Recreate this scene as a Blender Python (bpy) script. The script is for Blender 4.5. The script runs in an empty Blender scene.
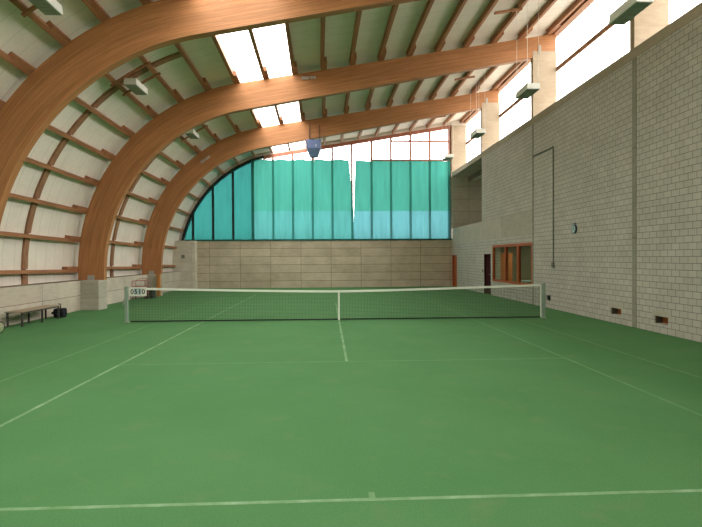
import bpy, math, random
from mathutils import Vector, Matrix
random.seed(7)
sc = bpy.context.scene
C = sc.collection

# ------------------------------------------------------------------ camera
F, YAW, PIT, ROL = 520.496, 0.045425, -0.010925, -0.0060007
cy, sy, cp, sp = math.cos(YAW), math.sin(YAW), math.cos(PIT), math.sin(PIT)
fw = Vector((sy*cp, cy*cp, sp)); r0 = Vector((cy, -sy, 0)); u0 = r0.cross(fw)
rr = r0*math.cos(ROL) + u0*math.sin(ROL); uu = -r0*math.sin(ROL) + u0*math.cos(ROL)
cam = bpy.data.objects.new('camera', bpy.data.cameras.new('camera')); C.objects.link(cam)
cam.matrix_world = Matrix(((rr.x, uu.x, -fw.x, -0.3458), (rr.y, uu.y, -fw.y, -4.0815),
                           (rr.z, uu.z, -fw.z, 1.9115), (0, 0, 0, 1)))
cam.data.sensor_width = 36; cam.data.lens = F/702*36; cam.data.clip_end = 300
sc.camera = cam

# ------------------------------------------------------------------ sky, daylight, exposure
w = bpy.data.worlds.new('overcast'); sc.world = w; w.use_nodes = True
bg = w.node_tree.nodes['Background']
bg.inputs['Strength'].default_value = 9.5
_tc = w.node_tree.nodes.new('ShaderNodeTexCoord'); _sx = w.node_tree.nodes.new('ShaderNodeSeparateXYZ')
_rp = w.node_tree.nodes.new('ShaderNodeValToRGB')          # overcast sky above, dull ground below the horizon
w.node_tree.links.new(_tc.outputs['Generated'], _sx.inputs[0]); w.node_tree.links.new(_sx.outputs[2], _rp.inputs[0])
_rp.color_ramp.elements[0].position = 0.0; _rp.color_ramp.elements[0].color = (.26, .24, .21, 1)
_rp.color_ramp.elements[1].position = 0.06; _rp.color_ramp.elements[1].color = (1.0, .965, .91, 1)
w.node_tree.links.new(_rp.outputs[0], bg.inputs['Color'])
sc.view_settings.view_transform = 'Standard'; sc.view_settings.look = 'None'
sc.view_settings.gamma = 1; sc.view_settings.use_curve_mapping = False
sc.view_settings.exposure = 0.0

def portal(name, loc, rot, sx, sy_):
    l = bpy.data.lights.new(name, 'AREA'); l.shape = 'RECTANGLE'; l.size = sx; l.size_y = sy_
    l.cycles.is_portal = True
    o = bpy.data.objects.new(name, l); C.objects.link(o); o.location = loc; o.rotation_euler = rot
PI = math.pi
portal('daylight_clerestory', (8.98, 9.5, 9.15), (0, PI/2, 0), 3.5, 41)
portal('daylight_skylight', (-2.7, 9.5, 9.35), (0, -math.atan(.166), 0), 2.3, 41)
portal('daylight_gable', (-0.6, 30.35, 6.8), (-PI/2, 0, 0), 18, 7.8)

# ------------------------------------------------------------------ materials
def mat(name, col, rough=.8, metal=0, spec=.3):
    m = bpy.data.materials.new(name); m.use_nodes = True
    b = m.node_tree.nodes['Principled BSDF']
    b.inputs['Base Color'].default_value = (*col, 1); b.inputs['Roughness'].default_value = rough
    b.inputs['Metallic'].default_value = metal; b.inputs['Specular IOR Level'].default_value = spec
    return m
class NT:
    def __init__(s, m): s.t = m.node_tree; s.b = s.t.nodes.get('Principled BSDF')
    def n(s, typ, **kw):
        x = s.t.nodes.new(typ)
        for k, v in kw.items(): setattr(x, k, v)
        return x
    def l(s, a, b): s.t.links.new(a, b)
    def coord(s, kind='Object', scale=(1, 1, 1), order=None):
        tc = s.n('ShaderNodeTexCoord'); o = tc.outputs[kind]
        if order:
            sep = s.n('ShaderNodeSeparateXYZ'); s.l(o, sep.inputs[0])
            cb = s.n('ShaderNodeCombineXYZ')
            for i, c in enumerate(order):
                if c is not None: s.l(sep.outputs[c], cb.inputs[i])
            o = cb.outputs[0]
        mp = s.n('ShaderNodeMapping'); mp.inputs['Scale'].default_value = scale; s.l(o, mp.inputs[0])
        return mp.outputs[0]
    def noise(s, v, scale, detail=4, rough=.55):
        x = s.n('ShaderNodeTexNoise'); s.l(v, x.inputs['Vector']); x.inputs['Scale'].default_value = scale
        x.inputs['Detail'].default_value = detail; x.inputs['Roughness'].default_value = rough
        return x.outputs['Fac']
    def ramp(s, f, stops):
        x = s.n('ShaderNodeValToRGB'); s.l(f, x.inputs[0]); e = x.color_ramp.elements
        while len(e) < len(stops): e.new(.5)
        for el, (p, c) in zip(e, stops): el.position = p; el.color = (*c, 1)
        return x.outputs[0]
    def mix(s, f, a, b, mode='MIX'):
        x = s.n('ShaderNodeMix', data_type='RGBA', blend_type=mode)
        if isinstance(f, (int, float)): x.inputs[0].default_value = f
        else: s.l(f, x.inputs[0])
        for i, q in ((6, a), (7, b)):
            if isinstance(q, tuple): x.inputs[i].default_value = (*q, 1)
            else: s.l(q, x.inputs[i])
        return x.outputs[2]
    def bump(s, h, st=.3, d=.01):
        x = s.n('ShaderNodeBump'); x.inputs['Strength'].default_value = st; x.inputs['Distance'].default_value = d
        s.l(h, x.inputs['Height']); s.l(x.outputs[0], s.b.inputs['Normal'])
    def color(s, c): s.l(c, s.b.inputs['Base Color'])

def grey(v): return (v, v, v)
def wood_mat(name, c1, c2, kind='Object', scale=(1, 1, 1), rough=.55, lam=None):
    m = mat(name, c1, rough, spec=.35); t = NT(m)
    v = t.coord(kind, scale)
    g = t.noise(v, 1.0, 6, .6)
    col = t.ramp(g, [(.3, c2), (.62, c1)])
    v2 = t.coord(kind, tuple(a*.35 for a in scale))
    col = t.mix(.55, col, t.ramp(t.noise(v2, .8, 3), [(.35, grey(.68)), (.65, grey(1.0))]), 'MULTIPLY')
    if lam:                                     # lamella glue lines across the member
        tc = t.n('ShaderNodeTexCoord'); sep = t.n('ShaderNodeSeparateXYZ'); t.l(tc.outputs[kind], sep.inputs[0])
        br = t.n('ShaderNodeTexBrick'); cb = t.n('ShaderNodeCombineXYZ')
        t.l(sep.outputs[0], cb.inputs[0]); t.l(sep.outputs[1], cb.inputs[1]); t.l(cb.outputs[0], br.inputs['Vector'])
        br.inputs['Scale'].default_value = 1; br.inputs['Brick Width'].default_value = 2.7
        br.inputs['Row Height'].default_value = lam; br.inputs['Mortar Size'].default_value = .0025
        br.inputs['Color1'].default_value = (1, 1, 1, 1); br.inputs['Color2'].default_value = (.80, .78, .75, 1)
        br.inputs['Mortar'].default_value = (.55, .5, .45, 1)
        col = t.mix(.85, col, br.outputs['Color'], 'MULTIPLY')
    t.color(col); t.bump(g, .15, .004)
    return m
M = {}
M['glulam'] = wood_mat('glulam timber', (.575, .262, .108), (.42, .175, .065), 'UV', (.9, 22, 1), .5, .045)
M['purlin'] = wood_mat('purlin timber', (.42, .19, .09), (.27, .115, .055), 'Object', (12, .8, 12), .6)
M['batten'] = wood_mat('batten timber', (.37, .19, .105), (.25, .125, .065), 'Object', (8, 8, 2), .6)
M['redframe'] = wood_mat('red-brown frame timber', (.50, .19, .12), (.38, .13, .08), 'Object', (8, 8, 1), .5)
M['orangeframe'] = wood_mat('orange painted timber', (.48, .11, .03), (.40, .09, .025), 'Object', (8, 8, 1), .45)
M['honey'] = wood_mat('honey timber', (.60, .27, .07), (.45, .18, .05), 'Object', (12, 12, 1), .5)
M['benchtop'] = wood_mat('bench timber', (.40, .31, .22), (.30, .23, .16), 'Object', (8, .8, 8), .6)

def concrete(name, c1, c2, bw, bh, order, off=0.0, shift=(0, 0), joint=(.35, .31, .25), ms=.01, holes=False):
    m = mat(name, c1, .85, spec=.2); t = NT(m)
    o = t.coord('Object')
    a = t.ramp(t.noise(o, 1.3, 6), [(.3, c2), (.7, c1)])
    a = t.mix(.5, a, t.ramp(t.noise(t.coord('Object', (1, 1, 5)), 3, 5), [(.3, grey(.75)), (.6, grey(1))]), 'MULTIPLY')
    br = t.n('ShaderNodeTexBrick'); br.offset = off; br.offset_frequency = 2
    v = t.coord('Object', (1, 1, 1), order)
    mp = v.node; mp.inputs['Location'].default_value = (shift[0], shift[1], 0)
    t.l(v, br.inputs['Vector']); br.inputs['Scale'].default_value = 1
    br.inputs['Brick Width'].default_value = bw; br.inputs['Row Height'].default_value = bh
    br.inputs['Mortar Size'].default_value = ms; br.inputs['Mortar Smooth'].default_value = .3
    br.inputs['Color1'].default_value = (1, 1, 1, 1); br.inputs['Color2'].default_value = (.84, .83, .80, 1)
    br.inputs['Mortar'].default_value = (*joint, 1)
    a = t.mix(1.0, a, br.outputs['Color'], 'MULTIPLY')
    t.color(a); t.bump(t.noise(o, 20, 4), .2, .004)
    return m
M['endwall'] = concrete('board-marked concrete', (.66, .575, .455), (.52, .45, .35), 1.95, .525, (0, 2, None), .0, (.1, .08), (.32, .27, .2), .013)
M['sidewall'] = concrete('parapet concrete', (.68, .61, .52), (.57, .51, .43), 3.4, .56, (1, 2, None), .0, (.35, 0))
M['corner'] = concrete('pale corner concrete', (.76, .71, .61), (.64, .59, .50), 1.2, .6, (0, 2, None), .0, (.5, .1), (.7, .66, .6))
M['pier'] = concrete('grey pier concrete', (.58, .55, .47), (.47, .44, .37), 1.2, .55, (0, 2, None), .0, (.5, .1), (.7, .66, .6))
M['band'] = concrete('smooth grey concrete band', (.58, .54, .46), (.51, .475, .40), 6.86, 1.3, (1, 2, None), 0, (.52, .1))
M['strip'] = concrete('darker joint concrete', (.36, .345, .285), (.30, .29, .24), 3, 2.4, (1, 2, None))
M['column'] = concrete('pale column concrete', (.50, .41, .31), (.44, .35, .26), 3, .82, (0, 2, None), 0, (0, .15), (.8, .76, .7), .006)
M['gallery'] = concrete('dim gallery concrete', (.66, .62, .54), (.58, .545, .47), 3, .82, (0, 2, None))
M['ringbeam'] = concrete('brown concrete ring beam', (.50, .44, .34), (.43, .37, .285), 6.86, 3, (1, 2, None), 0)
def blocks():
    m = mat('grey block masonry', (.4, .4, .35), .85, spec=.2); t = NT(m)
    br = t.n('ShaderNodeTexBrick'); v = t.coord('Object', (1, 1, 1), (1, 2, None)); t.l(v, br.inputs['Vector'])
    br.inputs['Scale'].default_value = 1; br.inputs['Brick Width'].default_value = .285; br.inputs['Row Height'].default_value = .158
    br.inputs['Mortar Size'].default_value = .0085; br.inputs['Mortar Smooth'].default_value = .25
    br.inputs['Color1'].default_value = (.565, .535, .475, 1); br.inputs['Color2'].default_value = (.505, .48, .425, 1)
    br.inputs['Mortar'].default_value = (.23, .22, .19, 1)
    a = t.mix(.35, br.outputs['Color'], t.ramp(t.noise(t.coord('Object'), 1.1, 5), [(.35, grey(.75)), (.65, grey(1.05))]), 'MULTIPLY')
    t.color(a)
    inv = t.n('ShaderNodeMath', operation='SUBTRACT'); inv.inputs[0].default_value = 1; t.l(br.outputs['Fac'], inv.inputs[1])
    t.bump(inv.outputs[0], .5, .008)
    return m
M['blocks'] = blocks()
def carpet():
    m = mat('green court carpet', (.08, .24, .07), .95, spec=.1); t = NT(m)
    o = t.coord('Object')
    a = t.ramp(t.noise(o, .55, 6, .6), [(.3, (.074, .200, .074)), (.7, (.090, .224, .088))])
    b = t.ramp(t.noise(o, 60, 3, .7), [(.3, grey(.80)), (.7, grey(1.1))])
    a = t.mix(.8, a, b, 'MULTIPLY')
    st = t.ramp(t.noise(o, 1.7, 5, .65), [(.56, grey(0)), (.72, grey(1))])
    a = t.mix(st, a, (.105, .205, .085))
    t.color(a); t.bump(t.noise(o, 150, 3), .25, .004)
    return m
M['carpet'] = carpet()
def line_mat(name, k):
    m = mat(name, (.5, .6, .45), .9, spec=.1); t = NT(m); o = t.coord('Object')
    a = t.ramp(t.noise(o, 2.2, 5, .7), [(.32, (.10, .23, .085)), (.65, k)])
    t.color(a); return m
M['line'] = line_mat('worn white court line', (.25, .39, .24))
M['linefaint'] = line_mat('faded court line', (.13, .27, .125))
def roofpanel():
    m = mat('pale roof board', (.6, .6, .5), .8, spec=.2); t = NT(m)
    o = t.coord('Object')
    a = t.ramp(t.noise(o, 1.2, 5), [(.3, (.78, .71, .635)), (.7, (.86, .79, .715))])
    a = t.mix(.5, a, t.ramp(t.noise(t.coord('Object', (1, 1, 1)), 14, 3), [(.3, grey(.86)), (.7, grey(1))]), 'MULTIPLY')
    sep = t.n('ShaderNodeSeparateXYZ'); t.l(o, sep.inputs[0])
    md = t.n('ShaderNodeMath', operation='PINGPONG'); t.l(sep.outputs[1], md.inputs[0]); md.inputs[1].default_value = .3
    ls = t.n('ShaderNodeMath', operation='LESS_THAN'); t.l(md.outputs[0], ls.inputs[0]); ls.inputs[1].default_value = .008
    a = t.mix(ls.outputs[0], a, (.56, .54, .46))
    t.color(a); return m
M['roof'] = roofpanel()
def glazing(name, tint, k):
    m = bpy.data.materials.new(name); m.use_nodes = True; nt = m.node_tree; nt.nodes.clear()
    o = nt.nodes.new('ShaderNodeOutputMaterial'); mx = nt.nodes.new('ShaderNodeMixShader')
    a = nt.nodes.new('ShaderNodeBsdfTransparent'); b = nt.nodes.new('ShaderNodeBsdfTranslucent')
    a.inputs[0].default_value = (*tint, 1); b.inputs[0].default_value = (*tint, 1)
    mx.inputs[0].default_value = k
    nt.links.new(a.outputs[0], mx.inputs[1]); nt.links.new(b.outputs[0], mx.inputs[2]); nt.links.new(mx.outputs[0], o.inputs[0])
    return m
M['glazing'] = glazing('milky glazing sheet', (.92, .92, .90), .25)
M['clearglass'] = glazing('clear gable glass', (.92, .93, .95), .08)
def cloth(name, diff, trans, clear, kt=.5, kc=.3):
    m = bpy.data.materials.new(name); m.use_nodes = True; nt = m.node_tree; nt.nodes.clear()
    t = NT(m)
    o = t.n('ShaderNodeOutputMaterial'); d = t.n('ShaderNodeBsdfDiffuse'); tr = t.n('ShaderNodeBsdfTranslucent'); tp = t.n('ShaderNodeBsdfTransparent')
    m1 = t.n('ShaderNodeMixShader'); m2 = t.n('ShaderNodeMixShader')
    wv = t.noise(t.coord('Object', (1.5, 1, .25)), 3, 4)
    d.inputs[0].default_value = (*diff, 1)
    t.l(t.mix(1.0, trans, t.ramp(wv, [(.3, grey(.8)), (.7, grey(1.1))]), 'MULTIPLY'), tr.inputs[0])
    t.l(t.mix(1.0, clear, t.ramp(wv, [(.3, grey(.85)), (.7, grey(1.1))]), 'MULTIPLY'), tp.inputs[0])
    m1.inputs[0].default_value = kt; m2.inputs[0].default_value = kc
    t.l(d.outputs[0], m1.inputs[1]); t.l(tr.outputs[0], m1.inputs[2])
    t.l(m1.outputs[0], m2.inputs[1]); t.l(tp.outputs[0], m2.inputs[2]); t.l(m2.outputs[0], o.inputs[0])
    return m
M['teal'] = cloth('teal netting cloth', (.06, .36, .29), (.012, .085, .068), (.028, .125, .10))
M['teal_low'] = cloth('bluish doubled netting cloth', (.07, .34, .34), (.035, .118, .130), (.052, .150, .168))
M['teal_mid'] = cloth('slightly bluish netting cloth', (.065, .35, .32), (.020, .100, .096), (.040, .140, .138))
M['teal_fix'] = cloth('stretched teal cloth', (.05, .38, .32), (.008, .07, .065), (.018, .095, .090))
M['hem'] = mat('dark green hem', (.01, .10, .08), .9)
M['darkmull'] = mat('mullion in backlit dark', (.012, .03, .028), .6)  # backlit darkness of the left gable members put into the colour
M['fitting'] = mat('dull grey fitting', (.42, .38, .33), .6)
M['white'] = mat('white paint', (.78, .78, .72), .6)
M['lampbody'] = mat('lamp housing enamel', (.80, .80, .74), .45)
M['louvre'] = mat('grey louvre', (.30, .34, .29), .5)
M['steel'] = mat('galvanised steel', (.42, .42, .40), .5, .3)
M['darksteel'] = mat('dark steel', (.06, .055, .05), .5)
M['black'] = mat('black cloth', (.012, .013, .02), .8)
M['blackplastic'] = mat('black plastic', (.02, .02, .02), .4)
M['red'] = mat('red painted tube', (.38, .10, .09), .5)
M['postgreen'] = mat('grey-green post paint', (.30, .38, .32), .5)
M['netstring'] = mat('grey-green net cord', (.085, .12, .07), .8)
M['nettape'] = mat('dark net tape', (.02, .035, .025), .8)
M['tape'] = mat('white net tape', (.85, .87, .80), .7)
M['heater'] = mat('blue-grey enamel', (.13, .17, .33), .5)
M['heaterlow'] = mat('slate blue enamel', (.08, .13, .22), .5)
M['maroon'] = mat('dark maroon door paint', (.045, .010, .010), .9, spec=.1)
M['brick'] = mat('orange brick', (.50, .16, .055), .85)
M['shade'] = mat('shade-toned vent lining', (.10, .085, .06), .9)  # shade inside the vent holes put into the lining colour
M['clockblue'] = mat('pale blue dial', (.38, .52, .55), .5)
M['clockrim'] = mat('dark clock rim', (.05, .10, .12), .4)
M['conduit'] = mat('grey conduit', (.21, .215, .18), .6)
M['wire'] = mat('pale cable', (.75, .72, .66), .5)
M['room'] = mat('dull room plaster', (.34, .32, .21), .9)
M['cabinet'] = mat('orange cabinet', (.55, .16, .04), .6)
M['strings'] = mat('pale racket strings', (.75, .78, .55), .6)
def winglass():
    m = bpy.data.materials.new('window glass'); m.use_nodes = True; nt = m.node_tree; nt.nodes.clear()
    o = nt.nodes.new('ShaderNodeOutputMaterial'); mx = nt.nodes.new('ShaderNodeMixShader')
    a = nt.nodes.new('ShaderNodeBsdfTransparent'); b = nt.nodes.new('ShaderNodeBsdfGlossy')
    lw = nt.nodes.new('ShaderNodeLayerWeight'); lw.inputs['Blend'].default_value = .5
    pw = nt.nodes.new('ShaderNodeMath'); pw.operation = 'POWER'; pw.inputs[1].default_value = 5; nt.links.new(lw.outputs['Facing'], pw.inputs[0])
    fr = nt.nodes.new('ShaderNodeMath'); fr.operation = 'MULTIPLY_ADD'; fr.inputs[1].default_value = .45; fr.inputs[2].default_value = .03; nt.links.new(pw.outputs[0], fr.inputs[0])
    a.inputs[0].default_value = (.75, .80, .72, 1); b.inputs['Roughness'].default_value = .04
    nt.links.new(fr.outputs[0], mx.inputs[0]); nt.links.new(a.outputs[0], mx.inputs[1]); nt.links.new(b.outputs[0], mx.inputs[2]); nt.links.new(mx.outputs[0], o.inputs[0])
    return m
M['glass'] = winglass()
M['lit'] = mat('added lamp glow', (.8, .8, .7))  # glow of the lamp added to the club room
M['lit'].node_tree.nodes['Principled BSDF'].inputs['Emission Color'].default_value = (1, .93, .75, 1)
M['lit'].node_tree.nodes['Principled BSDF'].inputs['Emission Strength'].default_value = 3

# ------------------------------------------------------------------ mesh helpers
class MB:
    def __init__(s): s.v = []; s.f = []; s.mi = []; s.uv = {}
    def quad(s, a, b, c, d, m=0):
        n = len(s.v); s.v += [tuple(a), tuple(b), tuple(c), tuple(d)]; s.f.append((n, n+1, n+2, n+3)); s.mi.append(m); return s
    def hexa(s, p, m=0):            # p: 8 corners, bottom ring 0-3, top ring 4-7
        n = len(s.v); s.v += [tuple(q) for q in p]
        for q in ((3, 2, 1, 0), (4, 5, 6, 7), (0, 1, 5, 4), (1, 2, 6, 5), (2, 3, 7, 6), (3, 0, 4, 7)):
            s.f.append(tuple(n+i for i in q)); s.mi.append(m)
        return s
    def box(s, x0, x1, y0, y1, z0, z1, m=0):
        return s.hexa([(x0, y0, z0), (x1, y0, z0), (x1, y1, z0), (x0, y1, z0), (x0, y0, z1), (x1, y0, z1), (x1, y1, z1), (x0, y1, z1)], m)
    def tube(s, pts, r, n=8, m=0, r2=None):
        pts = [Vector(p) for p in pts]; rings = []
        for i, p in enumerate(pts):
            d = (pts[min(i+1, len(pts)-1)] - pts[max(i-1, 0)]).normalized()
            up = Vector((0, 0, 1)) if abs(d.z) < .9 else Vector((1, 0, 0))
            a = d.cross(up).normalized(); b = a.cross(d)
            rad = r if r2 is None else r + (r2-r)*i/(len(pts)-1)
            k = len(s.v)
            for j in range(n):
                t = 2*PI*(j+.5)/n; s.v.append(tuple(p + a*math.cos(t)*rad + b*math.sin(t)*rad))
            rings.append(k)
        for k0, k1 in zip(rings, rings[1:]):
            for j in range(n): s.f.append((k0+j, k0+(j+1) % n, k1+(j+1) % n, k1+j)); s.mi.append(m)
        s.f.append(tuple(rings[0]+j for j in reversed(range(n)))); s.mi.append(m)
        s.f.append(tuple(rings[-1]+j for j in range(n))); s.mi.append(m)
        return s
    def build(s, name, mats, parent=None, bevel=0, smooth=False):
        me = bpy.data.meshes.new(name); me.from_pydata(s.v, [], s.f)
        if not isinstance(mats, (list, tuple)): mats = [mats]
        for q in mats: me.materials.append(M[q])
        for p, k in zip(me.polygons, s.mi): p.material_index = k; p.use_smooth = smooth
        if s.uv:
            ul = me.uv_layers.new(name='UVMap')
            for lp in me.loops: ul.data[lp.index].uv = s.uv.get(lp.vertex_index, (0, 0))
        me.update()
        o = bpy.data.objects.new(name, me); C.objects.link(o)
        if parent: o.parent = parent
        if bevel:
            b = o.modifiers.new('bevel', 'BEVEL'); b.width = bevel; b.segments = 2; b.limit_method = 'ANGLE'
        return o
def tag(o, label, cat, group=None):
    o['label'] = label; o['category'] = cat
    if group: o['group'] = group
    return o
def struct(o, kind='structure'): o['kind'] = kind; return o
def empty(name, loc, label, cat, group=None, rz=0):
    o = bpy.data.objects.new(name, None); C.objects.link(o); o.location = loc; o.rotation_euler = (0, 0, rz)
    return tag(o, label, cat, group)
def copy_tree(o, parent=None):
    c = o.copy(); C.objects.link(c); c.parent = parent
    for ch in [q for q in bpy.data.objects if q.parent == o]: copy_tree(ch, c)
    return c

# ------------------------------------------------------------------ hall geometry
XR, XL, Y0, Y1 = 7.86, -9.6, -11.0, 30.0
BAY = 6.86; YA = [9.5, 16.34, 23.2]
class Prof:                                   # vertical leg, quarter circle, straight rafter
    def __init__(s, m, b, tx, R, z0):
        s.m, s.R = m, R; s.T = Vector((tx, b+m*tx)); s.d = Vector((1, m)).normalized(); s.n = Vector((-s.d.y, s.d.x))
        s.C = s.T - s.n*R; s.z0 = z0; s.l0 = s.C.y - z0; s.th = PI/2 - math.atan(m); s.l1 = R*s.th
    def at(s, t):                             # point, outward normal, tangent
        if t <= s.l0: return Vector((s.C.x-s.R, s.z0+t)), Vector((-1, 0)), Vector((0, 1))
        if t <= s.l0+s.l1:
            a = (t-s.l0)/s.R; n = Vector((-math.cos(a), math.sin(a))); return s.C+n*s.R, n, Vector((n.y, -n.x))
        return s.T + s.d*(t-s.l0-s.l1), s.n.copy(), s.d.copy()
    def t_at_x(s, x): return s.l0+s.l1+(x-s.T.x)/s.d.x
OUT = Prof(.166, 9.3294, -3.8, 7.3, 1.12)
INN = Prof(.186, 8.3514, -3.7, 6.4, 1.12)
def outz(x, off=0):                           # height of the outer line at x (right of the vertical leg)
    best = None
    for i in range(0, 4000):
        p, n, _ = OUT.at(i*.006); q = p+n*off
        if q.x >= x: return q.y
    return q.y
def strip(mb, prof, t0, t1, o0, o1, y0, y1, n=None, m=0, skip=None):
    n = n or max(1, int(abs(t1-t0)/.3)); prev = None
    for i in range(n+1):
        p, nn, _ = prof.at(t0+(t1-t0)*i/n); a = p+nn*o0; b = p+nn*o1
        ring = [(a.x, y0, a.y), (b.x, y0, b.y), (b.x, y1, b.y), (a.x, y1, a.y)]
        if prev:
            k = len(mb.v); mb.v += prev+ring
            for j in range(4): mb.f.append((k+j, k+(j+1) % 4, k+4+(j+1) % 4, k+4+j)); mb.mi.append(m)
            if i == 1: mb.f.append((k+3, k+2, k+1, k)); mb.mi.append(m)
            if i == n: mb.f.append((k+4, k+5, k+6, k+7)); mb.mi.append(m)
        prev = ring
T_END = OUT.t_at_x(9.0)
SP = 1.138; TP = [.41+SP*i for i in range(21)]

# floor, with the painted court lines as slightly raised strips of the same mesh
fl = MB(); fl.box(XL-.1, 11.2, Y0, Y1+.3, -.2, 0)
def ln(x0, x1, y0, y1, m): fl.box(x0, x1, y0, y1, 0, .0015, m)
N0 = 11.885
ln(-5.5, 5.5, -.025, .025, 1); ln(-.025, .025, .025, .13, 1)
ln(-4.14, 4.14, 5.46, 5.51, 2); ln(-.025, .025, 5.51, N0+6.37, 1)
ln(-4.14, 4.14, N0+6.375, N0+6.425, 2); ln(-5.5, 5.5, 23.745, 23.795, 2)
for x, k in ((-4.115, 1), (4.115, 2), (-5.485, 2), (5.485, 2)):
    ln(x-.025, x+.025, .025, 5.46 if abs(x) < 5 else 23.745, k)
    if abs(x) < 5: ln(x-.025, x+.025, 5.51, 23.745, k)
struct(fl.build('floor', ['carpet', 'line', 'linefaint']))

# roof shell
rs = MB()
strip(rs, OUT, -.1, TP[9]-.03, .2, .3, Y0, Y1+.3)
strip(rs, OUT, TP[11]+.03, T_END, .2, .3, Y0, Y1+.3, 6)
struct(rs.build('ceiling', 'roof'))
cb = MB()                                      # kerbs of the roof light strip
for k in (9, 11): strip(cb, OUT, TP[k]-.07 if k == 9 else TP[k]-.01, TP[k]+.01 if k == 9 else TP[k]+.07, .2, .44, Y0, Y1+.2, 1)
struct(cb.build('trim_1', 'ringbeam'))
ev = MB(); strip(ev, OUT, OUT.t_at_x(8.68), T_END, -.04, .2, Y0, Y1+.3, 2); struct(ev.build('trim_7', 'purlin'))
wn = 1
ybays = [(Y0, 2.64), (2.64, 9.5), (9.5, 16.34), (16.34, 23.2), (23.2, 30.2)]
for y0, y1 in ybays:                           # corrugated roof light sheets
    g = MB(); n = int((y1-y0)/.045); P = []
    for i in range(n+1):
        y = y0+(y1-y0)*i/n; o = .36+.02*math.sin(2*PI*y/.18)
        a, nn, _ = OUT.at(TP[9]+.01); b, nb, _ = OUT.at(TP[11]-.01)
        a = a+nn*o; b = b+nb*o; P.append(((a.x, y, a.y), (b.x, y, b.y)))
    for (a, b), (c, d) in zip(P, P[1:]): g.quad(a, b, d, c)
    struct(g.build('window_%d' % wn, 'glazing')); wn += 1

# left parapet, corner block, end wall
struct(MB().box(XL-.75, XL, Y0, 29.2, 0, 1.12).build('wall_left', 'sidewall'))
struct(MB().box(XL-.75, -8.7, 29.2, Y1, 0, 3.05).build('wall_corner', 'corner'))
ew = MB().box(-8.7, XR, Y1-.25, Y1+.3, 0, 3.05).box(XR, 10.6, Y1, Y1+.3, 0, 7.45)
struct(ew.build('wall_back', 'endwall'))
struct(MB().box(-10.6, 9.4, Y0-.3, Y0, 0, 11.5).build('wall_front', 'endwall'))

# right wall with openings (y0, y1, z0, z1)
def wall_cells(y0, y1, z0, z1, holes, x0, x1, mb, m=0):
    ys = sorted({y0, y1, *[v for h in holes for v in h[:2] if y0 < v < y1]})
    zs = sorted({z0, z1, *[v for h in holes for v in h[2:] if z0 < v < z1]})
    for a, b in zip(ys, ys[1:]):
        run = None
        for c, d in list(zip(zs, zs[1:]))+[(None, None)]:
            solid = c is not None and not any(h[0] <= a and b <= h[1] and h[2] <= c and d <= h[3] for h in holes)
            if solid: run = (run[0], d) if run else (c, d)
            elif run: mb.box(x0, x1, a, b, run[0], run[1], m); run = None
WIN = (16.42, 21.42, .72, 2.49); DOOR = (21.75, 22.8, 0, 2.07); EXITD = (28.6, 29.72, 0, 2.05)
V_ = [(8.1, 8.63, .28, .46), (10.12, 10.65, .28, .46), (15.0, 15.25, .34, .46)]
VENT = [(8.1, 8.63, .23, .42), (10.12, 10.66, .24, .43)]
mb = MB()
wall_cells(Y0, 16.34, 0, 7.18, VENT, XR, 8.25, mb)
wall_cells(16.34, Y1, 0, 2.8, [WIN, DOOR, EXITD], XR, 8.25, mb)
wall_cells(16.34, 23.2, 3.8, 7.18, [], XR, 8.25, mb)
struct(mb.build('wall_right', 'blocks'))
struct(MB().box(XR-.004, 8.25, 16.34, Y1, 2.8, 3.8).build('trim_2', 'band'))
struct(MB().box(XR-.01, 9.05, Y0, Y1, 7.18, 7.45).build('trim_3', 'ringbeam'))
for i, y in enumerate((9.5, 16.34)):           # pier strips flush in the masonry
    s_ = MB().box(XR-.012, XR, y-.12 if i == 0 else y-.06, y+.07 if i == 0 else y+.06, 0, 7.18)
    struct(s_.build('trim_%d' % (4+i), 'strip'))
# gallery recess
gm = MB().box(8.25, 10.6, 23.0, 23.2, 3.8, 7.18).box(10.4, 10.6, 23.2, Y1, 3.8, 7.18).box(8.25, 10.6, 23.0, Y1, 3.6, 3.8).box(8.95, 10.6, 23.0, Y1, 7.18, 7.45)
gm.box(XR+.06, 10.4, Y1-.08, Y1, 3.8, 7.18).box(9.0, 9.4, 23.2, Y1-.1, 6.9, 7.18)
struct(gm.build('wall_gallery', 'gallery'))
# club room behind the window
rm = MB().box(8.25, 11, 15.9, 16.1, 0, 2.8).box(8.25, 11, 22.9, 23.1, 0, 2.8).box(11, 11.2, 15.9, 23.1, 0, 2.8).box(8.25, 11, 16.1, 22.9, 2.6, 2.8)
struct(rm.build('wall_clubroom', 'room'))
# vents
for i, (a, b, c, d) in enumerate(VENT):
    t = empty('wall_vent', (XR, (a+b)/2, (c+d)/2), ['brick-lined vent hole low in block wall, right of the concrete pier strip', 'brick-lined vent hole low in block wall, left of the concrete pier strip'][i], 'vent', 'vent holes low in the block wall')
    x = Vector(t.location)
    def loc(mb_):
        mb_.v = [tuple(Vector(p)-x) for p in mb_.v]; return mb_
    loc(MB().box(XR+.2, XR+.3, a, b, c, d)).build('back_lining', 'brick', t)
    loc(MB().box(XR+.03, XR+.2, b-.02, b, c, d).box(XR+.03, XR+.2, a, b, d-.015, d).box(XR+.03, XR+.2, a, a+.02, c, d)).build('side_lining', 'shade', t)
    loc(MB().box(XR-.006, XR, a-.12, b+.1, d, d+.15)).build('lintel', 'band', t)

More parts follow.
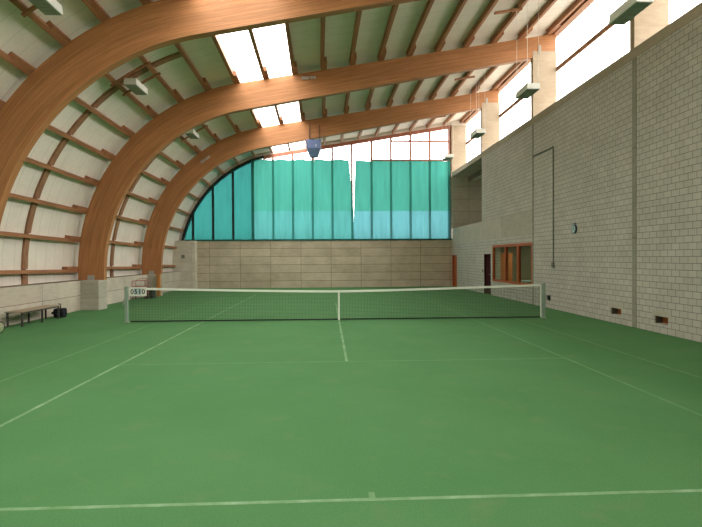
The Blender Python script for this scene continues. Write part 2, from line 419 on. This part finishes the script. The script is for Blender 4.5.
# window in the side wall
a, b, c, d = WIN
fr = MB(); x0, x1 = XR-.02, XR+.1
fr.box(x0, x1, a, b, c, c+.09).box(x0, x1, a, b, d-.12, d).box(x0, x1, a, a+.08, c+.09, d-.12).box(x0, x1, b-.1, b, c+.09, d-.12)
fr.box(x0, x1, 17.9, 18.08, c+.09, d-.12).box(x0, x1, 19.52, 19.62, c+.09, d-.12)
wf = struct(fr.build('window_%d' % wn, 'orangeframe')); wn += 1
for p, q in ((a+.08, 17.9), (18.08, 19.52), (19.62, b-.1)):
    MB().box(XR+.03, XR+.036, p, q, c+.09, d-.12).build('pane', 'glass', wf)
tag(MB().box(8.3, 8.95, 21.7, 22.7, 0, 2.1).box(8.32, 8.6, 21.68, 21.7, .1, 2.05).box(8.64, 8.92, 21.68, 21.7, .1, 2.05).build('cupboard', 'cabinet'), 'orange cupboard in the dim room behind the left and middle panes of the side window', 'cupboard')
tag(MB().box(9.1, 9.9, 20.4, 21.5, .70, .74).box(9.15, 9.2, 20.45, 20.5, 0, .7).box(9.15, 9.2, 21.4, 21.45, 0, .7).box(9.8, 9.85, 20.45, 20.5, 0, .7).box(9.8, 9.85, 21.4, 21.45, 0, .7).build('table', 'clockblue'), 'pale table in the dim room behind the right pane of the side window', 'table')
t = empty('added_room_lamp', (9.4, 20.6, 2.45), 'added strip lamp that brightens the dim room behind the side window', 'lamp')  # lamp added only to brighten the club room
MB().box(-.1, .1, -.6, .6, .06, .15).build('housing', 'white', t); MB().box(-.08, .08, -.58, .58, .04, .06).build('tube', 'lit', t)
_l = bpy.data.lights.new('added_room_light', 'AREA'); _l.shape = 'RECTANGLE'; _l.size = .16; _l.size_y = 1.1; _l.energy = 30; _l.color = (1, .92, .75)  # area light of the added lamp, lifts the room behind the panes
_o = bpy.data.objects.new('added_room_light', _l); C.objects.link(_o); _o.location = (0, 0, .03); _o.parent = t
# doors
def door(n, D, m, frm, knob):
    a, b, c, d = D
    f = MB().box(XR-.015, XR+.12, a, a+.06, 0, d).box(XR-.015, XR+.12, b-.06, b, 0, d).box(XR-.015, XR+.12, a+.06, b-.06, d-.06, d)
    o = struct(f.build('door_%d' % n, frm))
    lf = MB().box(XR+.06, XR+.1, a+.06, b-.06, .01, d-.06)
    for z0, z1 in ((.15, .95), (1.08, 1.88)): lf.box(XR+.052, XR+.06, a+.2, b-.2, z0, z1)
    l = lf.build('door_leaf', m, o)
    MB().tube([(XR+.06, knob, 1.03), (XR+.0, knob, 1.03), (XR+.0, knob+.11, 1.03)], .01).build('door_handle', 'steel', l)
    MB().box(XR+.1, 8.25, a+.06, b-.06, 0, .02).build('threshold', 'band', o)
door(1, DOOR, 'maroon', 'maroon', 21.9); door(2, EXITD, 'orangeframe', 'orangeframe', 29.0)

MB().hexa([(XR, 29.95, 10.565), (8.95, 29.95, 10.565), (8.95, 30.25, 10.565), (XR, 30.25, 10.565), (XR, 29.95, outz(XR, .2)+.04), (8.95, 29.95, outz(8.9, .2)+.04), (8.95, 30.25, outz(8.9, .2)+.04), (XR, 30.25, outz(XR, .2)+.04)]).build('trim_9', 'roof')['kind'] = 'structure'

# clerestory glazing
for y0, y1 in ybays:
    f = MB(); xg = 8.86
    f.box(xg-.03, xg+.03, y0, y1, 9.31, 9.47)
    f.box(xg-.04, xg+.04, y0, y1, 7.45, 7.53)
    o = struct(f.build('window_%d' % wn, 'batten')); wn += 1
    g = MB(); n = int((y1-y0)/.06); zt = outz(8.9, .15)
    for i in range(n):
        ya, yb = y0+(y1-y0)*i/n, y0+(y1-y0)*(i+1)/n
        xa, xb = 8.93+.02*math.sin(2*PI*ya/.24), 8.93+.02*math.sin(2*PI*yb/.24)
        g.quad((xa, ya, 7.45), (xb, yb, 7.45), (xb, yb, zt), (xa, ya, zt))
    g.build('pane', 'glazing', o)

# concrete columns between the clerestory windows
lab = ['pale concrete column at the near end of the clerestory, partly behind the nearest right-hand lamp',
       'pale concrete column carrying the right end of the middle timber arch',
       'pale concrete column carrying the right end of the farthest timber arch',
       'pale concrete column in the far right corner beside the gable glazing']
for i, y in enumerate(YA+[29.8]):
    zt = 10.08 if i < 3 else 10.56
    cm = MB().box(XR, 8.82, y-.012, y+.2 if i < 3 else Y1+.3, 7.45, zt)
    tag(cm.build('concrete_column', 'column', bevel=.01), lab[i], 'column', 'columns between the clerestory windows')

# ------------------------------------------------------------------ glulam arches
def make_arch(y, name, label):
    TH = .26; mb = MB(); n = 90; ty0 = OUT.l0+OUT.l1; ti0 = INN.l0+INN.l1
    rows = []
    for i in range(n+1):
        f = i/n
        po = OUT.at(f*OUT.t_at_x(8.80))[0]; pi_ = INN.at(f*INN.t_at_x(8.80))[0]
        if pi_.x > 7.86: pi_ = Vector((pi_.x, max(pi_.y, 10.081)))
        rows.append((po, pi_, f*OUT.t_at_x(8.80)))
    for po, pi_, t in rows:
        k = len(mb.v)
        wd = (po-pi_).length
        mb.v += [(po.x, y, po.y), (pi_.x, y, pi_.y), (pi_.x, y+TH, pi_.y), (po.x, y+TH, po.y)]
        # glue lines run along the member; thickness band on the soffit
        for j, uvv in enumerate(((t, wd), (t, 0), (t, -TH), (t, wd+TH))): mb.uv[k+j] = uvv
    for i in range(n):
        k = 4*i
        for j in range(3): mb.f.append((k+j, k+4+j, k+5+j, k+1+j)); mb.mi.append(0)
        mb.f.append((k+3, k+7, k+4, k)); mb.mi.append(0)
    mb.f.append((3, 2, 1, 0)); mb.mi.append(0); k = 4*n; mb.f.append((k, k+1, k+2, k+3)); mb.mi.append(0)
    o = mb.build(name, 'glulam')
    # notch for column head is hidden: beam rests over the column face
    tag(o, label, 'timber arch', 'curved timber arches spanning the hall')
    xm = (OUT.at(0)[0].x+INN.at(0)[0].x)/2
    MB().box(xm-.13, xm+.13, y-.012, y, 1.12, 1.30).build('steel_shoe', 'steel', o)
    MB().box(8.08, 8.19, y-.03, y-.013, 9.98, 10.32).build('head_bracket', 'fitting', o)
    return o
AL = ['nearest curved timber arch, cut off by the left edge of the picture',
      'middle curved timber arch, its foot on the concrete plinth beyond the bench',
      'farthest curved timber arch, carrying the blue-grey unit heater']
for y, l in zip(YA, AL): make_arch(y, 'timber_arch', l)
PL = ['grey concrete plinth under the middle timber arch, beyond the bench', 'grey concrete plinth under the farthest timber arch, behind the red trolley']
for y, l in zip(YA[1:], PL):
    y0 = y-.48 if y < 20 else y-.12
    tag(MB().box(XL+.003, -8.93, y0, y+.28, 0, 1.12).build('concrete_plinth', 'pier', bevel=.008), l, 'plinth', 'plinths under the timber arches')
tag(MB().box(-9.06, -8.88, 22.86, 23.06, 0, 1.13).build('timber_post', 'honey', bevel=.01), 'short honey-coloured timber post beside the farthest arch foot', 'post')

# ------------------------------------------------------------------ purlins
ORD = ['first', 'second', 'third', 'fourth', 'fifth', 'sixth', 'seventh', 'eighth', 'ninth', 'tenth', 'eleventh']
BN = ['before the nearest arch', 'between nearest and middle arches', 'between middle and farthest arches', 'beyond the farthest arch']
BG = ['purlins before the nearest arch', 'purlins between the nearest and middle arches', 'purlins between the middle and farthest arches', 'purlins between the farthest arch and the gable']
pb = [(4.0, 9.5), (9.5, 16.34), (16.34, 23.2), (23.2, 29.9)]
for k, (y0, y1) in enumerate(pb):
    for i, t in enumerate(TP):
        p, n, tg = OUT.at(t)
        mb = MB(); W = .06; D = .189; e = .8
        def ring(y, s):
            q = p+tg*s; return [(q+tg*a+n*b, y) for a, b in ((-W, .004), (W, .004), (W, D), (-W, D))]
        r_0 = ring(y0-e, W+.002); r_1 = ring(y1+.02 if k < 3 else (29.19 if i < 2 else y1), -W-.002)
        mb.hexa([(v.x, y, v.y) for v, y in r_0]+[(v.x, y, v.y) for v, y in r_1])
        if k == 0 and i in (): continue
        if i < 9: l = '%s timber rail up from the left parapet, %s' % (ORD[i], BN[k])
        elif i == 9: l = 'timber purlin along the left edge of the skylight, %s' % BN[k]
        elif i == 10: l = 'timber purlin crossing the middle of the skylight, %s' % BN[k]
        elif i == 11: l = 'timber purlin along the right edge of the skylight, %s' % BN[k]
        elif i == 20: l = 'timber purlin right against the clerestory, %s' % BN[k]
        else: l = '%s timber purlin in from the clerestory, %s' % (ORD[20-i], BN[k])
        tag(mb.build('timber_purlin', 'purlin'), l, 'purlin', BG[k])
W_ = .085
# mid-bay timber strap behind the purlins, left slope
for y, l in ((13.1, 'timber strap running up the left slope midway between nearest and middle arches'),
             (19.88, 'timber strap running up the left slope midway between middle and farthest arches')):
    mb = MB(); strip(mb, OUT, .0, TP[8]-.1, .191, .198, y-.13, y+.13)
    for a, b in zip([-.35]+TP[:8], TP[:9]):
        strip(mb, OUT, max(a+W_, 0), b-W_, .13, .190, y-.13, y+.13, 4)
    tag(mb.build('timber_strap', 'batten'), l, 'strap', 'timber straps up the left slope')

# ------------------------------------------------------------------ gable glazing
gf = MB(); strip(gf, OUT, 9.9, OUT.t_at_x(XR), -.22, -.004, Y1-.02, Y1+.14)
ib = MB(); strip(ib, OUT, 0, T_END, -.004, .2, Y1+.02, Y1+.14); struct(ib.build('trim_8', 'roof'))
gw = struct(gf.build('window_%d' % wn, 'redframe')); wn += 1
MX = [-8.98+1.285*k for k in range(14)]
def rake(x, off=-.24): return outz(x, off)
for k, x in enumerate(MX):
    dark = k < 4  # left mullions take the colour darkened for backlight
    y = Y1-.12 if dark else Y1+.0
    MB().box(x-.07, x+.07, y, y+.09, 3.05, rake(x, -.12) if dark else rake(x)+.02).build('mullion', 'darkmull' if dark else 'redframe', gw)
MB().box(XR-.09, XR, Y1, Y1+.14, 3.05, rake(XR-.09)+.05).build('mullion', 'redframe', gw)
for z in (8.31, 9.56):
    for a, b in zip(MX[9:], MX[10:]):
        if z < rake(a): MB().box(a+.07, b-.07, Y1+.01, Y1+.07, z-.06, z+.06).build('transom', 'redframe', gw)
db = MB(); strip(db, OUT, 1.95, OUT.t_at_x(-4.9) if False else 10.0, -.15, -.003, Y1-.14, Y1+.14); db.build('arched_edge', 'darkmull', gw)
gg = MB(); xs = [-9.6]+MX[:]+[XR]
for a, b in zip([-9.62, -9.3]+MX, [-9.3]+MX+[XR]):
    if b-a < .01: continue
    gg.quad((a, Y1+.2, 3.05), (b, Y1+.2, 3.05), (b, Y1+.2, outz(b, 0)), (a, Y1+.2, max(3.1, outz(max(a, -9.88), 0))))
gg.build('pane', 'clearglass', gw)
# outside edge wall closing the gable foot left of the glass
struct(MB().box(-10.4, -9.55, Y1, Y1+.3, 3.08, 5.6).build('trim_6', 'ringbeam')) if False else None

# ------------------------------------------------------------------ curtains
def drape(x0, x1, z0, z1, ztop, y, amp, nx, x0t=None, x1t=None, z_full=None):
    mb = MB(); nz = 10; R = random.Random(5 if x1 < 3 else 9); ph = [R.uniform(0, 6) for _ in range(4)]
    zz0, zz1 = z_full or (z0, z1)
    for i in range(nx+1):
        u = i/nx
        for j in range(nz+1):
            z = z0+(z1-z0)*j/nz; v = (z-zz0)/(zz1-zz0)
            xa = x0+((x0t if x0t is not None else x0)-x0)*v; xb = x1+((x1t if x1t is not None else x1)-x1)*v
            x = xa+(xb-xa)*u
            zz = z if ztop is None else z0+(min(ztop(x), z1)-z0)*j/nz
            yy = y+amp*(.6*math.sin(x*4.1+ph[0])+.4*math.sin(x*9.3+ph[1])+.25*math.sin(x*17+ph[2]))
            if ztop is None and z1 > 8 and j == nz: zz += .02*math.sin(x*5+ph[3])
            mb.v.append((x, yy, zz))
    for i in range(nx):
        for j in range(nz):
            k = i*(nz+1)+j; mb.f.append((k, k+nz+1, k+nz+2, k+1)); mb.mi.append(0)
    return mb
ZC = 4.95
cur = [((-5.22, 1.41, -5.22, 1.10), 8.27, 'left teal netting curtain hanging across the gable window, left of the gap'),
       ((1.385, XR-.1, 1.52, XR-.1), 8.22, 'right teal netting curtain hanging across the gable window, right of the gap')]
for (x0, x1, x0t, x1t), zt, l in cur:
    Y = Y1-.2; zf = (3.0, zt)
    c = drape(x0, x1, ZC, zt, None, Y, .04, 90, x0+(x0t-x0)*0, x1, zf) if False else None
    def xx(z):
        v = max(0, (z-4.6)/(zt-4.6)); return x0+(x0t-x0)*v, x1+(x1t-x1)*v
    a0, a1 = xx(ZC); 
    up = drape(a0, a1, ZC, zt, None, Y, .04, 120, x0t, x1t)
    o = tag(up.build('curtain', 'teal', smooth=True), l, 'curtain', 'netting curtains across the gable window')
    lo = drape(x0, x1, 3.12, ZC, None, Y, .04, 120, a0, a1); 
    lo.build('lower_panel', 'teal_low' if x0 > 0 else 'teal_mid', o, smooth=True)['label'] = 'bluish lower band of the curtain'
    hm = drape(x0, x1, 2.96, 3.12, None, Y, .04, 120, x0, x1); hm.build('hem', 'hem', o, smooth=True)
for k, (a, b) in enumerate(zip([-9.55]+MX[:3], MX[:4])):
    zt = lambda x: max(3.15, rake(x, -.13))
    mb = drape(a+.02, b-.02, 3.07, 12, zt, Y1+.02, .01, 16)
    tag(mb.build('cloth_panel', 'teal_fix', smooth=True), ['tiny teal cloth sliver in the far left corner of the arched gable', 'narrow teal cloth panel, second from the left of the arched gable',
        'tall teal cloth panel, third from the left of the arched gable', 'tallest stretched teal cloth panel, just left of the hanging curtain'][k], 'cloth panel', 'stretched cloth panels under the gable arch')
tag(MB().box(-9.5, XR-.02, Y1-.3, Y1-.13, 3.05, 3.14).build('gable_sill', 'hem'), 'dark green sill board on the end wall under the teal curtains', 'sill')
tag(MB().tube([(-5.2, Y1-.16, 8.30), (XR-.05, Y1-.16, 8.30)], .012).build('curtain_wire', 'darksteel'), 'thin wire carrying the teal curtains across the gable', 'wire')

# ------------------------------------------------------------------ lamps
def lamp_parts(t, L, W, H, tilt=0):
    mb = MB(); w1 = W/2; w2 = W/2*.92
    mb.hexa([(-w1, 0, 0), (w1, 0, 0), (w1, L, 0), (-w1, L, 0), (-w2, .02, H), (w2, .02, H), (w2, L-.02, H), (-w2, L-.02, H)])
    h = mb.build('housing', 'lampbody', t, bevel=.008)
    g = MB().box(-w1+.02, w1-.02, .02, L-.02, -.012, 0)
    lv = g.build('louvre_panel', 'louvre', t)
    g2 = MB()
    for k in range(7): g2.box(-w1+.02, w1-.02, L*(k+.5)/7-.006, L*(k+.5)/7+.006, -.02, -.012)
    g2.build('louvre_blades', 'louvre', lv)
RL = [((6.16, 6.3, 7.10), .38, 'nearest of the hanging lamps by the clerestory, cut by the top edge'),
      ((6.33, 12.45, 7.32), .44, 'hanging lamp before the clerestory at the middle arch column'),
      ((6.63, 19.2, 7.52), .46, 'hanging lamp before the clerestory at the farthest arch column'),
      ((6.85, 26.1, 7.75), .48, 'small distant hanging lamp at the far right corner above the curtain')]
for (x, y, z), W, l in RL:
    t = empty('hanging_lamp', (x, y, z), l, 'lamp', 'lamps hanging on wires by the clerestory')
    lamp_parts(t, 1.05, W, .2)
    for dx in (-W*.42, W*.42):
        for dy in (.06, .99):
            zt = outz(x+dx, .0)-z
            MB().tube([(dx, dy, .2), (dx, dy, zt)], .006, 6).build('cable', 'wire', t)
    # board under the purlins that carries the far wires
    p0, p1 = x-.95, x+.0
    MB().hexa([(p0-x, .94, outz(p0)-z-.07), (p1-x, .94, outz(p1)-z-.07), (p1-x, 1.04, outz(p1)-z-.07), (p0-x, 1.04, outz(p0)-z-.07),
               (p0-x, .94, outz(p0)-z), (p1-x, .94, outz(p1)-z), (p1-x, 1.04, outz(p1)-z), (p0-x, 1.04, outz(p0)-z)]).build('mounting_board', 'purlin', t)
LL = [(6.75, -6.36, 7.33, 'white box lamp under the left slope in the top left corner'),
      (12.4, -6.42, 7.33, 'white box lamp under the left slope between the nearest and middle arches'),
      (19.2, -6.40, 7.44, 'white box lamp under the left slope, half hidden by the middle arch')]
for y, lx, lz, l in LL:
    t = empty('box_lamp', (lx, y, lz), l, 'lamp', 'box lamps under the left slope')
    lamp_parts(t, 1.05, .40, .2)
    for dy in (0.0, .95):
        mb = MB(); strip(mb, OUT, TP[6]-.15, TP[7]+.15, -.05, -.002, y+dy, y+dy+.1, 6)
        mb.v = [(a-lx, b-y, c-lz) for a, b, c in mb.v]
        mb.build('mounting_board', 'purlin', t)
    for dy in (.3, .75): MB().tube([(0, dy, .2), (0, dy, .36)], .012).build('bracket', 'darksteel', t)

# unit heater on the farthest arch
y = YA[2]-.62
t = empty('unit_heater', (-1.0, y, 7.1), 'blue-grey unit heater hanging on the face of the farthest arch', 'heater')
MB().box(-.36, .36, 0, .58, .42, .86).build('housing', 'heater', t, bevel=.01)
MB().hexa([(-.2, .12, 0), (.2, .12, 0), (.2, .46, 0), (-.2, .46, 0), (-.35, .01, .42), (.35, .01, .42), (.35, .57, .42), (-.35, .57, .42)]).build('funnel', 'heaterlow', t)
MB().box(.1, .13, -.008, 0, .5, .62).build('label_plate', 'white', t)
for x in (-.22, .3): MB().box(x-.015, x+.015, .55, .612, .86, 1.75).build('hanger', 'darksteel', t)
MB().tube([(0, .28, 0), (0, .28, -.22)], .025).build('drain_pipe', 'white', t)

# fittings on the arches
t = tag(MB().box(-1.3, -1.03, 16.27, 16.34, 8.86, 8.97).box(-.99, -.75, 16.27, 16.34, 8.88, 8.99).build('arch_spotlight', 'fitting', bevel=.01), 'pale twin light fitting on the straight part of the middle arch', 'light fitting')
MB().box(-1.25, -.8, 16.30, 16.34, 8.97, 9.04).build('bracket', 'purlin', t)
p, n, tg = OUT.at(TP[6]+.05)
def plate(s0, s1, o0, o1, y0, y1, mb):
    q = [p+tg*s+n*o for s, o in ((s0, o0), (s1, o0), (s1, o1), (s0, o1))]
    mb.hexa([(v.x, y0, v.y) for v in q]+[(v.x, y1, v.y) for v in q]); return mb
mb = plate(-.3, -.04, -.52, -.40, 23.13, 23.2, MB()); plate(.0, .26, -.52, -.40, 23.13, 23.2, mb)
tag(mb.build('arch_spotlight', 'fitting', bevel=.01), 'small twin light fitting on the curved part of the farthest arch', 'light fitting')

# ------------------------------------------------------------------ tennis net
PX = 6.4
def nz(x): return .914+(1.06-.914)*(abs(x)/PX)**1.3
t = empty('tennis_net', (0, N0, 0), 'dark mesh tennis net with white headband stretched across the court', 'net')
st = MB(); r = .003
xs = [(-PX+.12)+(2*PX-.24)*i/270 for i in range(271)]
for x in xs: st.box(x-r, x+r, -r, r, .05, nz(x)-.04)
for j in range(20):
    for a, b in zip(xs[::10], xs[10::10]):
        za = .05+(nz(a)-.09)*j/20; zb = .05+(nz(b)-.09)*j/20
        st.hexa([(a, -r, za-r), (b, -r, zb-r), (b, r, zb-r), (a, r, za-r), (a, -r, za+r), (b, -r, zb+r), (b, r, zb+r), (a, r, za+r)])
st.build('mesh', 'netstring', t)
hb = MB()
for a, b in zip(xs[::10], xs[10::10]):
    hb.hexa([(a, -.012, nz(a)-.065), (b, -.012, nz(b)-.065), (b, .012, nz(b)-.065), (a, .012, nz(a)-.065), (a, -.012, nz(a)), (b, -.012, nz(b)), (b, .012, nz(b)), (a, .012, nz(a))])
hb.build('headband', 'tape', t)
MB().box(-PX+.12, PX-.12, -.006, .006, .012, .05).build('bottom_tape', 'nettape', t)
MB().box(-.028, .028, -.018, .018, .0, nz(0)+.004).build('center_strap', 'tape', t)
MB().tube([(PX-.09, 0, .03), (PX-.09, 0, 1.03)], .02).build('side_tape', 'tape', t)
MB().tube([(-PX+.04, 0, 1.05), (-PX+.13, 0, 1.035)], .006).build('cable', 'wire', t)
MB().tube([(PX-.04, 0, 1.05), (PX-.13, 0, 1.035)], .006).build('cable', 'wire', t)
for s, l in ((-1, 'grey-green net post at the left end of the tennis net'), (1, 'grey-green net post at the right end of the tennis net')):
    t = empty('net_post', (s*PX, N0, 0), l, 'net post', 'posts holding the tennis net')
    MB().box(-.045, .045, -.045, .045, 0, 1.07).build('shaft', 'postgreen', t, bevel=.01)
    MB().box(-.05, .05, -.05, .05, 1.07, 1.085).build('cap', 'postgreen', t)
    MB().box(-.075, .075, -.075, .075, 0, .012).build('floor_collar', 'steel', t)
    MB().box(.045 if s > 0 else -.08, .08 if s > 0 else -.045, -.04, .04, .55, .72).tube([(s*.08, 0, .62), (s*.12, 0, .62), (s*.12, 0, .5)], .008).build('winder', 'steel', t)
    MB().tube([(-s*.045, 0, 1.05), (-s*.075, 0, 1.05)], .02).build('pulley', 'steel', t)
# scoreboard hooked over the net
t = empty('scoreboard', (-6.05, N0-.03, .80), 'white flip scoreboard with four digit cards hooked on net beside left post', 'scoreboard')
sb = MB().box(-.26, .26, -.012, 0, 0, .04).box(-.26, .26, -.012, 0, .23, .27).box(-.26, -.225, -.012, 0, .04, .23).box(.225, .26, -.012, 0, .04, .23).box(-.225, .225, -.004, 0, .04, .23)
sb.build('board', 'white', t)
for k, ch in enumerate('0510'):
    x = -.165+.11*k
    cd = MB().box(x-.048, x+.048, -.009, -.004, .045, .225).build('digit_card', 'white' if k in (0, 3) else 'clockblue', t)
    cu = bpy.data.curves.new('digit', 'FONT'); cu.body = ch; cu.size = .2; cu.extrude = .001; cu.align_x = 'CENTER'; cu.offset = .003
    to = bpy.data.objects.new('digit', cu); C.objects.link(to)
    bpy.context.view_layer.update()
    me = bpy.data.meshes.new_from_object(to.evaluated_get(bpy.context.evaluated_depsgraph_get())); bpy.data.objects.remove(to)
    me.transform(Matrix.Rotation(PI/2, 4, 'X')); me.transform(Matrix.Translation((x, -.0105, .065))); me.materials.clear(); me.materials.append(M['blackplastic'])
    d = bpy.data.objects.new('digit', me); C.objects.link(d); d.parent = cd
MB().box(-.2, -.18, -.012, .03, .27, .275).box(.18, .2, -.012, .03, .27, .275).build('hook', 'steel', t)

# ------------------------------------------------------------------ left side: bench, bags, trolley, racket
t = empty('bench', (-9.22, 12.1, 0), 'low dark-legged wooden bench standing along the left concrete parapet', 'bench')
tp = MB().box(-.24, -.02, -1.08, 1.08, .415, .445).box(.02, .24, -1.08, 1.08, .415, .445)
tp.build('bench_top', 'benchtop', t, bevel=.004)
MB().box(-.22, -.19, -1.03, 1.03, .375, .415).box(.19, .22, -1.03, 1.03, .375, .415).build('apron', 'darksteel', t)
for y in (-1.0, .05, 1.0):
    for x in (-.2, .2): MB().box(x-.022, x+.022, y-.022, y+.022, 0, .415).build('leg', 'darksteel', t)
t = empty('sports_bag', (-9.17, 13.5, 0), 'small black bag with upright handle at the far end of the bench', 'bag')
bm_ = MB().hexa([(-.15, -.12, 0), (.15, -.12, 0), (.15, .14, 0), (-.15, .14, 0), (-.18, -.14, .2), (.18, -.14, .2), (.18, .15, .2), (-.18, .15, .2)])
bm_.hexa([(-.18, -.14, .2), (.18, -.14, .2), (.18, .15, .2), (-.18, .15, .2), (-.15, -.1, .31), (.16, -.1, .31), (.16, .12, .31), (-.15, .12, .31)])
bm_.build('bag_body', 'black', t, bevel=.03)
MB().box(-.2, -.15, -.15, -.1, .12, .2).box(-.1, -.02, -.15, -.135, .12, .145).build('pocket', 'blackplastic', t)
MB().box(-.08, .0, -.148, -.143, .125, .14).build('buckle', 'white', t)
MB().tube([(.02, 0, .30), (.02, 0, .44), (-.05, 0, .45)], .018).build('handle', 'black', t)
t = empty('black_bag', (-9.0, 21.7, 0), 'large black bag on the floor behind the net, beside the red trolley', 'bag')
MB().box(-.22, .22, -.2, .2, 0, .44).build('bag_body', 'black', t, bevel=.05)
MB().box(-.24, .24, -.22, .22, .40, .50).build('flap', 'black', t, bevel=.03)
MB().tube([(-.12, -.2, .35), (-.12, -.24, .56), (.12, -.24, .56), (.12, -.2, .35)], .012).build('handle', 'black', t)
t = empty('ball_trolley', (-9.24, 21.1, 0), 'red tubular wire trolley behind the left end of the net', 'trolley')
fr = MB()
for x in (-.3, .3):
    fr.tube([(x, -.22, .06), (x, -.25, .88)], .013).tube([(x, .22, .06), (x, .25, .88)], .013)
for z in (.3, .62, .88):
    fr.tube([(-.3, -.24, z), (.3, -.24, z)], .011).tube([(-.3, .24, z), (.3, .24, z)], .011).tube([(-.3, -.24, z), (-.3, .24, z)], .011).tube([(.3, -.24, z), (.3, .24, z)], .011)
fr.build('frame', 'red', t)
bs = MB()
for k in range(9):
    x = -.28+.07*k; bs.tube([(x, -.24, .3), (x, -.24, .62)], .004, 5).tube([(x, .24, .3), (x, .24, .62)], .004, 5).tube([(x, -.24, .3), (x, .24, .3)], .004, 5)
bs.build('basket_wires', 'red', t)
MB().tube([(-.3, .25, .88), (-.15, .3, .98), (.15, .3, .98), (.3, .25, .88)], .012).build('push_handle', 'red', t)
for x in (-.3, .3):
    for y in (-.22, .22): MB().tube([(x-.015, y, .05), (x+.015, y, .05)], .05, 14).build('wheel', 'blackplastic', t)
# racket leaning by the left edge
t = empty('tennis_racket', (-8.90, 9.88, 0), 'tennis racket propped on the floor at the far left picture edge', 'racket')
hd = MB(); pts = [(.115*math.cos(a), .03*math.sin(a)+.02, .15+.14*math.sin(a)) for a in [2*PI*i/28 for i in range(29)]]
hd.tube(pts, .011).build('head', 'blackplastic', t)
sg = MB()
for k in range(-4, 5):
    h = math.sqrt(max(0, 1-(k/5)**2)); x = k*.023
    sg.tube([(x, .02-.03*h, .15-.14*h), (x, .02+.03*h, .15+.14*h)], .0035, 4)
    z = k*.028; sg.tube([(-.115*h, .02+.03*k/5, .15+z), (.115*h, .02+.03*k/5, .15+z)], .0035, 4)
sg.build('strings', 'strings', t)
MB().tube([(-.09, .02, .07), (-.22, .015, .03)], .012).tube([(-.22, .015, .03), (-.42, .015, .022)], .016).build('grip', 'blackplastic', t)
# socket on the corner block
tag(MB().box(-9.53, -9.33, 29.14, 29.2, 1.95, 2.17).box(-9.48, -9.38, 29.12, 29.14, 2.0, 2.12).build('wall_switch', 'conduit', bevel=.008), 'small grey switch box on the pale concrete corner left of the end wall', 'switch box')

# ------------------------------------------------------------------ right wall fittings
x = XR-.02
t = empty('wall_clock', (XR-.002, 12.82, 2.82), 'small round wall clock with pale blue dial on the block wall', 'clock')
MB().tube([(-.05, 0, 0), (0, 0, 0)], .15, 28).build('rim', 'clockrim', t)
MB().tube([(-.056, 0, 0), (-.05, 0, 0)], .125, 28).build('dial', 'clockblue', t)
MB().box(-.06, -.056, -.006, .006, -.01, .09).build('minute_hand', 'blackplastic', t)
MB().box(-.06, -.056, -.008, .06, -.006, .006).build('hour_hand', 'blackplastic', t)
MB().box(-.03, 0, -.1, .06, .17, .2).build('mounting_bar', 'clockrim', t)
t = empty('cable_conduit', (XR, 14.43, 0), 'thin grey conduit running across and down the block wall', 'conduit')
MB().tube([(-.03, 1.85, 5.9), (-.03, .0, 5.88)], .03).build('horizontal_run', 'conduit', t)
MB().tube([(-.025, 0, 5.9), (-.025, 0, 1.7)], .022).build('vertical_run', 'conduit', t)
MB().box(-.08, 0, -.07, .07, 1.52, 1.70).build('switch_box', 'conduit', t)
tag(MB().box(XR-.06, XR-.003, 14.72, 14.9, .30, .48).box(XR-.08, XR-.06, 14.77, 14.85, .36, .43).build('power_socket', 'blackplastic', bevel=.006), 'black power socket low on the block wall beside the right net post', 'socket')
tag(MB().box(XR-.03, XR-.003, 22.98, 23.08, 1.12, 1.24).build('light_switch', 'blackplastic', bevel=.004), 'black light switch on the block wall left of the maroon door', 'switch')
